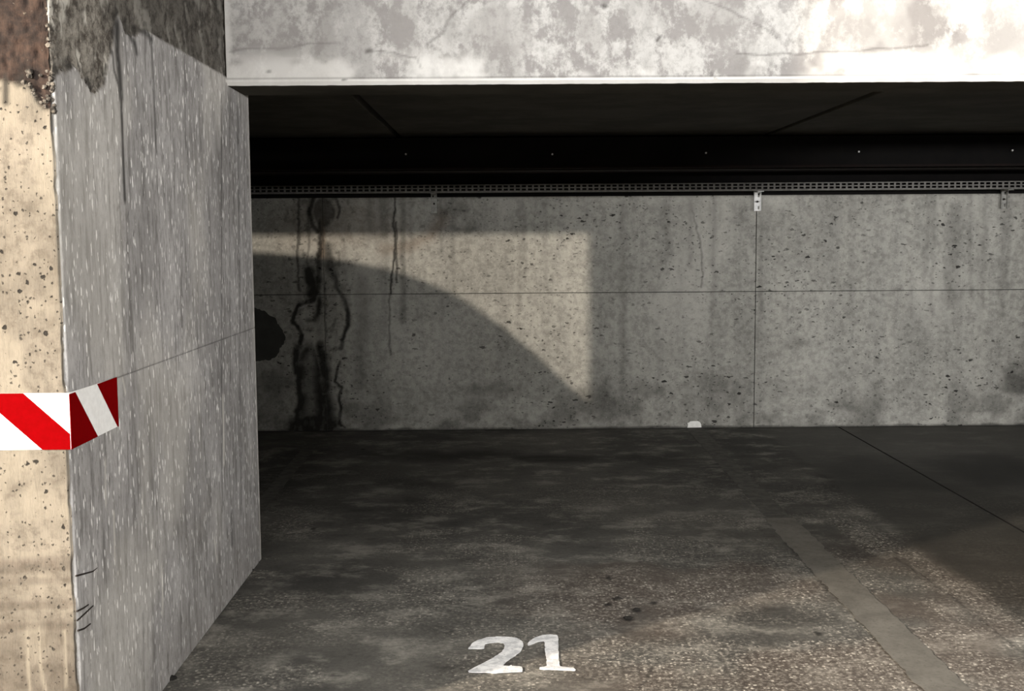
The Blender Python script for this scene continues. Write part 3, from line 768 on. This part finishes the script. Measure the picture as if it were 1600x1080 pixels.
# ------------------------------------------------------------------ bay ceiling of precast slabs with open joints, lane ceiling
ceil = MB().box(XL, XR, YC, D + 0.016, ZC + 0.06, ZC + 0.3).build('ceiling', M_JOINT)
tag(ceil, 'dark concrete bay ceiling of precast slabs', kind='structure')
sx = [XL, -5.04, -2.83, -0.62, 1.59, 3.80, 6.01, XR]
for i in range(7):
    MB().box(sx[i] + 0.014, sx[i + 1] - 0.014, YC + 0.001, D - 0.002, ZC + (0.004 if i % 2 else 0), ZC + 0.06).build('slab', M_CEIL, ceil, bevel=0.008)

lane = MB().box(XL, XR, YR, YB + 0.01, ZL, ZL + 0.2).build('ceiling_lane', M_LANE)
tag(lane, 'high concrete ceiling over the driving lane', kind='structure')
for nm, a in (('wall_lane', (XL, XR, YR - 0.2, YR, 0, ZL)), ('wall_far_left', (XL - 0.2, XL, YR, D, 0, ZL)), ('wall_far_right', (XR, XR + 0.2, YR, D, 0, ZL))):
    tag(MB().box(*a).build(nm, M_LANE), 'plain concrete garage wall outside the view', kind='structure')
# added column, downstand and curved plate, unseen: they only shape the rear lamp's light
tag(MB().box(1.53, 3.2, -2.3, -2.0, 0, ZL).build('wall_column_blocker', M_LANE), 'added unseen column cutting off the rear light', kind='structure')
tag(MB().box(0.3, 3.2, -2.12, -2.0, 2.507, ZL).build('wall_lintel_blocker', M_LANE), 'added unseen downstand keeping rear light off the beam', kind='structure')
tag(MB().box(2.55, 3.2, 3.2, YE, 0, ZB).build('wall_pier_blocker', M_PILLAR), 'added unseen pier shading the back wall from the side fill', kind='structure')  # added pier, only blocks the side fill from the back wall
k = 0.1
prof = [(1.6 + (a - 1.6) * k, 2.62 + (b - 2.62) * k) for a, b in [(-2.017,1.254),(-1.624,1.243),(-1.396,1.233),(-1.189,1.219),(-0.94,1.188),(-0.692,1.137),(-0.443,1.06),(-0.194,0.942),(0.055,0.764),(0.264,0.586),(0.431,0.425),(0.642,0.232),(0.853,0.039),(1.023,-0.134)]]
prof = [(0.3, 2.0), (0.3, 2.52), (1.262, 2.52)] + [p for p in prof if p[0] > 1.262] + [(1.53, 2.30), (1.53, 2.0)]
tag(MB().prism(prof, lambda a, b, t: (a, -2.0 - t, b), 0.12).build('wall_curve_blocker', M_LANE), 'added unseen curved plate casting the rounded wall shadow', kind='structure')  # added plate, its curve shaped to cast the wall shadow

# ------------------------------------------------------------------ black ventilation duct along the wall head
duct = empty('ventilation_duct', (0, 6.85, 1.667))
tag(duct, 'long black rectangular duct under the ceiling along the back wall', 'duct')
def dpart(b, name, mat, **kw):
    o = b.build(name, mat, **kw)
    o.parent = duct
    o.location = (0, -6.85, -1.667)
    return o
dpart(MB().box(-3.2, 6.5, 6.86, 7.40, 1.672, 1.852), 'duct_body', M_DUCT, bevel=0.004)
dpart(MB().box(-3.2, 6.5, 6.85, 6.86, 1.667, 1.679), 'edge_flange', M_DUCTB)
dpart(MB().box(-3.2, 6.5, 6.98, 7.36, 1.664, 1.672), 'bottom_plate', M_DUCTB)
dpart(MB().box(-3.2, 6.5, 7.4265, 7.4320, 1.522, 1.70), 'tray_shade_plate', M_DUCT)  # added black plate standing in for the shade behind and below the tray
for (x, z) in [(-0.574,1.757),(0.297,1.751),(1.212,1.753),(2.124,1.755),(3.042,1.757)]:
    h = [(x + 0.006 * math.cos(math.pi / 3 * q), z + 0.006 * math.sin(math.pi / 3 * q)) for q in range(6)]
    wsh = [(x + 0.010 * math.cos(math.pi / 8 * q), z + 0.010 * math.sin(math.pi / 8 * q)) for q in range(16)]
    bo = dpart(MB().prism(h, lambda a, b, t: (a, 6.857 - t, b), 0.010), 'bolt', M_ZINC)  # white head colour stands in for the glint on the bolt
    wo = MB().prism(wsh, lambda a, b, t: (a, 6.861 - t, b), 0.003).build('washer', M_DUCT, bo)

# ------------------------------------------------------------------ perforated cable tray below the duct
tray = empty('cable_tray', (0, 7.30, 1.547))
tag(tray, 'grey perforated steel cable tray running below the black duct', 'cable tray')
def tpart(b, name, mat, **kw):
    o = b.build(name, mat, **kw); o.parent = tray; o.location = (0, -7.30, -1.547); return o
b = MB()
for z0, z1 in ((1.549, 1.557), (1.570, 1.577), (1.590, 1.597)):
    b.box(-2.2, 5.0, 7.312, 7.3145, z0, z1)
x = -2.2; i = 0
while x < 5.0:
    b.box(x, x + 0.012, 7.3122, 7.3143, 1.551, 1.595)
    x += 0.0385
tpart(b, 'slotted_side', M_STEEL)
b = MB().box(-2.2, 5.0, 7.3145, 7.405, 1.547, 1.550)
tpart(b, 'tray_bottom', M_GREYZ)
tpart(MB().box(-2.2, 5.0, 7.4045, 7.407, 1.550, 1.597), 'tray_back', M_DUCT)
tpart(MB().tube([(-2.2, 7.34, 1.565), (1.2, 7.345, 1.566), (5.0, 7.34, 1.565)], 0.012, 8), 'cable', M_DUCT)
tpart(MB().tube([(-2.2, 7.375, 1.563), (1.8, 7.37, 1.564), (5.0, 7.375, 1.563)], 0.010, 8), 'cable', M_DUCT)

# ------------------------------------------------------------------ slotted wall brackets holding the tray
def bracket(xc, wd, z0, mat, label):
    r = empty('tray_bracket', (xc, D, z0))
    tag(r, label, 'bracket', 'brackets under the cable tray')
    h = 1.546 - z0
    p = MB()
    y0, y1 = -0.0135, -0.0095
    def strip(a, b_, c, d):
        p.box(a, b_, y0, y1, c, d)
    w2 = wd / 2
    strip(-w2, -w2 + 0.008, 0, h); strip(w2 - 0.008, w2, 0, h)
    s = [(0.0, 0.010), (0.030, 0.056), (0.064, 0.088), (h - 0.012, h)]
    for a, b_ in s:
        strip(-w2 + 0.008, w2 - 0.008, a, b_)
    strip(-w2 + 0.008, 0.004, 0.010, 0.030) if xc > 1 else strip(0.0, w2 - 0.008, 0.010, 0.030)
    strip(-0.002, w2 - 0.008, 0.088, h - 0.012) if xc < 1 else strip(-w2 + 0.008, 0.004, 0.088, h - 0.012)
    p.box(-0.006, 0.006, y0, y1, 0.054, 0.066)
    p.build('slotted_plate', mat, r)
    MB().box(-w2, -w2 + 0.003, -0.030, -0.0096, 0, h).build('side_flange', mat, r)
    MB().box(w2 - 0.003, w2, -0.030, -0.0096, 0, h).build('side_flange', mat, r)
    MB().box(-w2 + 0.003, w2 - 0.003, -0.118, -0.0096, h - 0.006, h - 0.0005).build('arm', mat, r)
    hx = [(0.007 * math.cos(math.pi / 3 * q), 0.060 + 0.007 * math.sin(math.pi / 3 * q)) for q in range(6)]
    MB().prism(hx, lambda a, b2, t: (a, -0.0136 - t, b2), 0.006).build('bolt', M_WIRE, r)
    MB().box(-0.010, 0.010, -0.0094, -0.0005, 0.045, 0.075).build('spacer', M_GREYZ, r)
    return r
bracket(1.648, 0.046, 1.420, M_ZINC, 'bright white slotted steel bracket over the wall joint')
bracket(-0.444, 0.038, 1.420, M_GREYZ, 'dull grey slotted bracket above the stained part of the wall')
bracket(3.250, 0.042, 1.425, M_GREYZ, 'grey slotted bracket at the right end of the cable tray')

# ------------------------------------------------------------------ red and white hazard tape round the pillar corner
def clip(poly, x0, x1, z0, z1):
    def cut(ps, f, g):
        out = []
        for i in range(len(ps)):
            a, b = ps[i - 1], ps[i]
            if f(a) != f(b): out.append(g(a, b))
            if f(b): out.append(b)
        return out
    lx = lambda c: (lambda a, b: (c, a[1] + (b[1] - a[1]) * (c - a[0]) / (b[0] - a[0])))
    lz = lambda c: (lambda a, b: (a[0] + (b[0] - a[0]) * (c - a[1]) / (b[1] - a[1]), c))
    poly = cut(poly, lambda p: p[0] >= x0, lx(x0)) if poly else poly
    poly = cut(poly, lambda p: p[0] <= x1, lx(x1)) if poly else poly
    poly = cut(poly, lambda p: p[1] >= z0, lz(z0)) if poly else poly
    return cut(poly, lambda p: p[1] <= z1, lz(z1)) if poly else poly

tape = empty('hazard_tape', (XP, YN, 0.80))
tag(tape, 'red and white striped hazard tape wrapped round the pillar corner', 'tape')
TL = (-XP, -YN, -0.80)
def tp(b, name, mat, parent=None):
    o = b.build(name, mat, parent or tape)
    if not parent: o.location = TL
    return o
F0, F1, Z0, Z1 = -1.42, XP + 0.003, 0.800, 0.9265
fr = tp(MB().prism([(F0, Z0), (F1, Z0), (F1, Z1), (F0, Z1)], lambda a, b, t: (a, YN - 0.002 + t, b), 0.002), 'front_strip', M_TAPEW)
Hh = Z1 - Z0
for xt in (-1.163 - 0.195, -1.163):
    # each stripe falls to the right, its top edge from xt to xt+0.10
    po = clip([(xt, Z1), (xt + 0.100, Z1), (xt + 0.100 + 0.137, Z0), (xt + 0.137, Z0)][::-1], F0, F1, Z0, Z1)
    if len(po) > 2:
        tp(MB().prism(po, lambda a, b, t: (a, YN - 0.0032 + t, b), 0.0013), 'red_stripe', M_TAPER, fr)
b = MB()
for i in range(9):
    q = i * 0.0032
    b.v += [(-1.112 + q, YN - 0.0025, 0.8335 - q * 0.9), (-1.1105 + q, YN - 0.0025, 0.8320 - q * 0.9), (-1.1125 + q, YN - 0.0025, 0.8295 - q * 0.9), (-1.114 + q, YN - 0.0025, 0.831 - q * 0.9)]
    b.f.append((4 * i, 4 * i + 1, 4 * i + 2, 4 * i + 3))
tp(b, 'small_print', M_PRINT, fr)
S0, S1 = YN - 0.002, 2.815
sd = tp(MB().prism([(S0, Z0), (S1, Z0), (S1, Z1 - 0.004), (S0, Z1)], lambda a, b, t: (XP + 0.0045 - t, a, b), 0.0025), 'side_strip', M_TAPEW)
for po in ([(S0, Z0), (2.668, Z0), (2.536, Z1), (S0, Z1)], [(2.676, Z1), (S1, Z1), (S1, Z0), (2.808, Z0)]):
    po = clip(po, S0, S1, Z0, Z1 - 0.003)
    tp(MB().prism(po, lambda a, b, t: (XP + 0.0058 - t, a, b), 0.0014), 'red_stripe', M_TAPER, sd)

# ------------------------------------------------------------------ painted bay number, parking lines, paint patch
num = empty('bay_number', (0.03, 3.36, 0.0))
tag(num, 'white stencilled number 21 painted on the floor', 'number')
two = [(-0.115,3.409),(-0.106,3.45),(-0.089,3.478),(-0.062,3.499),(-0.027,3.508),(0.009,3.504),(0.034,3.494),(0.049,3.47),(0.053,3.439),(0.051,3.404),(0.042,3.371),(0.027,3.338),(0.008,3.306),(-0.009,3.268),(-0.007,3.26),(0.008,3.257),(0.015,3.267),(0.019,3.257),(0.036,3.254),(0.046,3.251),(0.048,3.231),(0.046,3.213),(0.017,3.208),(-0.016,3.206),(-0.035,3.202),(-0.058,3.207),(-0.086,3.208),(-0.109,3.211),(-0.11,3.221),(-0.101,3.239),(-0.078,3.27),(-0.052,3.305),(-0.031,3.339),(-0.014,3.372),(-0.006,3.399),(-0.003,3.427),(-0.009,3.447),(-0.026,3.455),(-0.051,3.451),(-0.064,3.439),(-0.067,3.421),(-0.068,3.401),(-0.095,3.4),(-0.115,3.4)]
one = [(0.066,3.428),(0.071,3.459),(0.09,3.495),(0.116,3.516),(0.141,3.523),(0.164,3.517),(0.165,3.479),(0.16,3.395),(0.158,3.315),(0.157,3.27),(0.158,3.251),(0.177,3.244),(0.197,3.24),(0.202,3.223),(0.198,3.215),(0.166,3.219),(0.138,3.224),(0.11,3.225),(0.096,3.23),(0.097,3.246),(0.111,3.25),(0.12,3.258),(0.121,3.316),(0.12,3.382),(0.12,3.437),(0.119,3.463),(0.099,3.455),(0.083,3.436),(0.068,3.425)]
for poly, s in ((two, 1), (one, 2)):
    o = MB().prism(ragged(poly, s), lambda a, b, t: (a, b, 0.0015 + t), 0.0012).build('digit', M_DIGIT, num)
    o.location = (-0.03, -3.36, 0)

def line(name, pts_l, mat, label, y0, y1, wid, seed):
    rr = random.Random(seed)
    ys = lin(y0, y1, 0.03)
    cx = np.interp(ys, [p[1] for p in pts_l], [p[0] for p in pts_l])
    L = [(c - wid / 2 + rr.uniform(-.006, .006), y) for c, y in zip(cx, ys)]
    Rr = [(c + wid / 2 + rr.uniform(-.006, .006), y) for c, y in zip(cx, ys)]
    b = MB()
    for i, ((a, y), (c, _)) in enumerate(zip(L, Rr)):
        b.v += [(a, y, 0.0006), (a, y, 0.0016), (c, y, 0.0016), (c, y, 0.0006)]
        if i:
            n = 4 * i
            b.f += [(n - 4 + q, n - 4 + q + 1, n + q + 1, n + q) for q in range(3)]
    b.f += [(0, 1, 2, 3), (4 * len(ys) - 1, 4 * len(ys) - 2, 4 * len(ys) - 3, 4 * len(ys) - 4)]
    o = b.build(name, mat)
    return tag(o, label, 'line', 'bay boundary lines')
pl = line('parking_line', [(1.224, 2.0), (1.224, 4.5), (1.25, 7.4)], M_LINE, 'faded grey parking line on the right side of the bay', 2.0, 5.0, 0.135, 3)
far = line('worn_section', [(1.224, 4.5), (1.25, 7.4)], M_LINE2, 'x', 5.0, 7.38, 0.11, 8)
far.parent = pl
for k_ in ('label', 'category', 'group'):
    del far[k_]
line('parking_line', [(-1.15, 4.6), (-1.19, 7.3)], M_LINE2, 'faint grey parking line behind the left pillar', 4.6, 7.0, 0.075, 4)

bp = [(1.209,-0.001),(1.213,0.019),(1.209,0.031),(1.222,0.036),(1.226,0.042),(1.247,0.044),(1.276,0.044),(1.289,0.039),(1.298,0.026),(1.302,0.001)]
o = MB().prism([(a, max(b_, 0.0005)) for a, b_ in bp], lambda a, b_, t: (a, D - 0.0045 + t, b_), 0.003).build('paint_patch', M_BLOB)
tag(o, 'small white paint patch at the foot of the back wall', 'paint mark')

# ------------------------------------------------------------------ grit on the floor
rg = random.Random(12)
gl = ('small dark stone at the far foot of the pillar', 'dark crumb lying beside the pillar foot, nearer the viewer', 'tiny dark stone at the bottom left along the pillar', 'black flake on the floor beyond the number 21', 'long black flake just right of the bay number')
for (x, y), r, lab in zip([(-0.98,4.371),(-0.975,4.259),(-0.969,3.184),(0.443,3.761),(0.404,3.671)], (0.012, 0.010, 0.014, 0.009, 0.012), gl):
    b = MB(); n = 8
    for a in range(3):
        rr = (0.95, 1.0, 0.5)[a] * r; zz_ = (0.0, 0.35, 0.7)[a] * r
        for c in range(n):
            q = 2 * math.pi * c / n
            b.v.append((rr * 1.4 * math.cos(q) * rg.uniform(.75, 1.2), rr * math.sin(q) * rg.uniform(.75, 1.2), zz_ + (rg.uniform(-.1, .1) * r if a else 0)))
    for a in range(2):
        for c in range(n):
            b.f.append((a * n + c, a * n + (c + 1) % n, (a + 1) * n + (c + 1) % n, (a + 1) * n + c))
    b.f += [tuple(range(n))[::-1], tuple(range(2 * n, 3 * n))]
    o = b.build('stone', M_PEB)
    o.location = (x, y, 0.0005)
    tag(o, lab, 'stone', 'grit on the floor')

# ------------------------------------------------------------------ lamp fixtures of the driving lane, and two added fill lamps, all out of view
for i, x in enumerate(TUBE_X):
    f = empty('tube_lamp', (x, TUBE_Y - 0.06, TUBE_Z))
    tag(f, ('white tube lamp over the lane, farthest to the left', 'white tube lamp over the lane, middle of its row', 'white tube lamp over the lane, nearest the added column')[i], 'lamp', 'lane tube lamps')
    hl = 0.6
    MB().box(-hl - 0.04, hl + 0.04, -0.05, 0.02, -0.02, 0.05).build('housing', M_LAMP, f, bevel=0.006)
    MB().tube([(-hl, 0.035, -0.01), (hl, 0.035, -0.01)], 0.013, 10).build('tube', M_TUBE, f, smooth=True)
    for s in (-hl * 0.8, hl * 0.8):
        MB().tube([(s, -0.015, 0.05), (s, -0.015, ZL - TUBE_Z)], 0.004, 6).build('rod', M_GREYZ, f)
f = empty('tube_lamp', FILL_LAMP)  # added fill lamp
tag(f, 'added fill tube lamp on the curved plate', 'lamp')
MB().box(-0.34, 0.34, -0.138, -0.04, -0.035, 0.035).build('housing', M_LAMP, f, bevel=0.006)
MB().tube([(-0.3, -0.022, 0), (0.3, -0.022, 0)], 0.011, 10).build('tube', M_TUBE, f, smooth=True)
f = empty('tube_lamp', (SIDE_FILL[0], SIDE_FILL[1], SIDE_FILL[2]))  # added fill lamp
tag(f, 'added fill tube lamp on a post to the right', 'lamp')
f.rotation_euler = (0, 0, math.atan2(2.2, -5.5) - math.pi / 2)
MB().box(-0.64, 0.64, -0.10, -0.03, -0.04, 0.04).build('housing', M_LAMP, f, bevel=0.006)
MB().tube([(-0.6, -0.018, 0), (0.6, -0.018, 0)], 0.011, 10).build('tube', M_TUBE, f, smooth=True)
MB().tube([(0, -0.07, -SIDE_FILL[2]), (0, -0.07, -0.04)], 0.025, 10).build('added_fill_post', M_GREYZ, f)
def bulkhead(loc, label):
    f = empty('bulkhead_lamp', loc)
    tag(f, label, 'lamp')
    MB().tube([(0, 0, 0.07), (0, 0, 0.09), (0, 0, 0.12)], [0.09, 0.10, 0.08], 20).build('base', M_LAMP, f)
    MB().tube([(0, 0, 0.12), (0, 0, ZL - loc[2])], 0.012, 10).build('stem', M_GREYZ, f)
    MB().tube([(0, 0, 0.058), (0, 0, 0.070)], [0.03, 0.04], 16).build('socket', M_GREYZ, f)
    return f
bulkhead(WARM_LAMP, 'round warm lamp in the lane to the left')
bulkhead((REAR_LAMP[0], REAR_LAMP[1] - 0.0, REAR_LAMP[2] - 0.03), 'round warm lamp in the lane behind the added column')
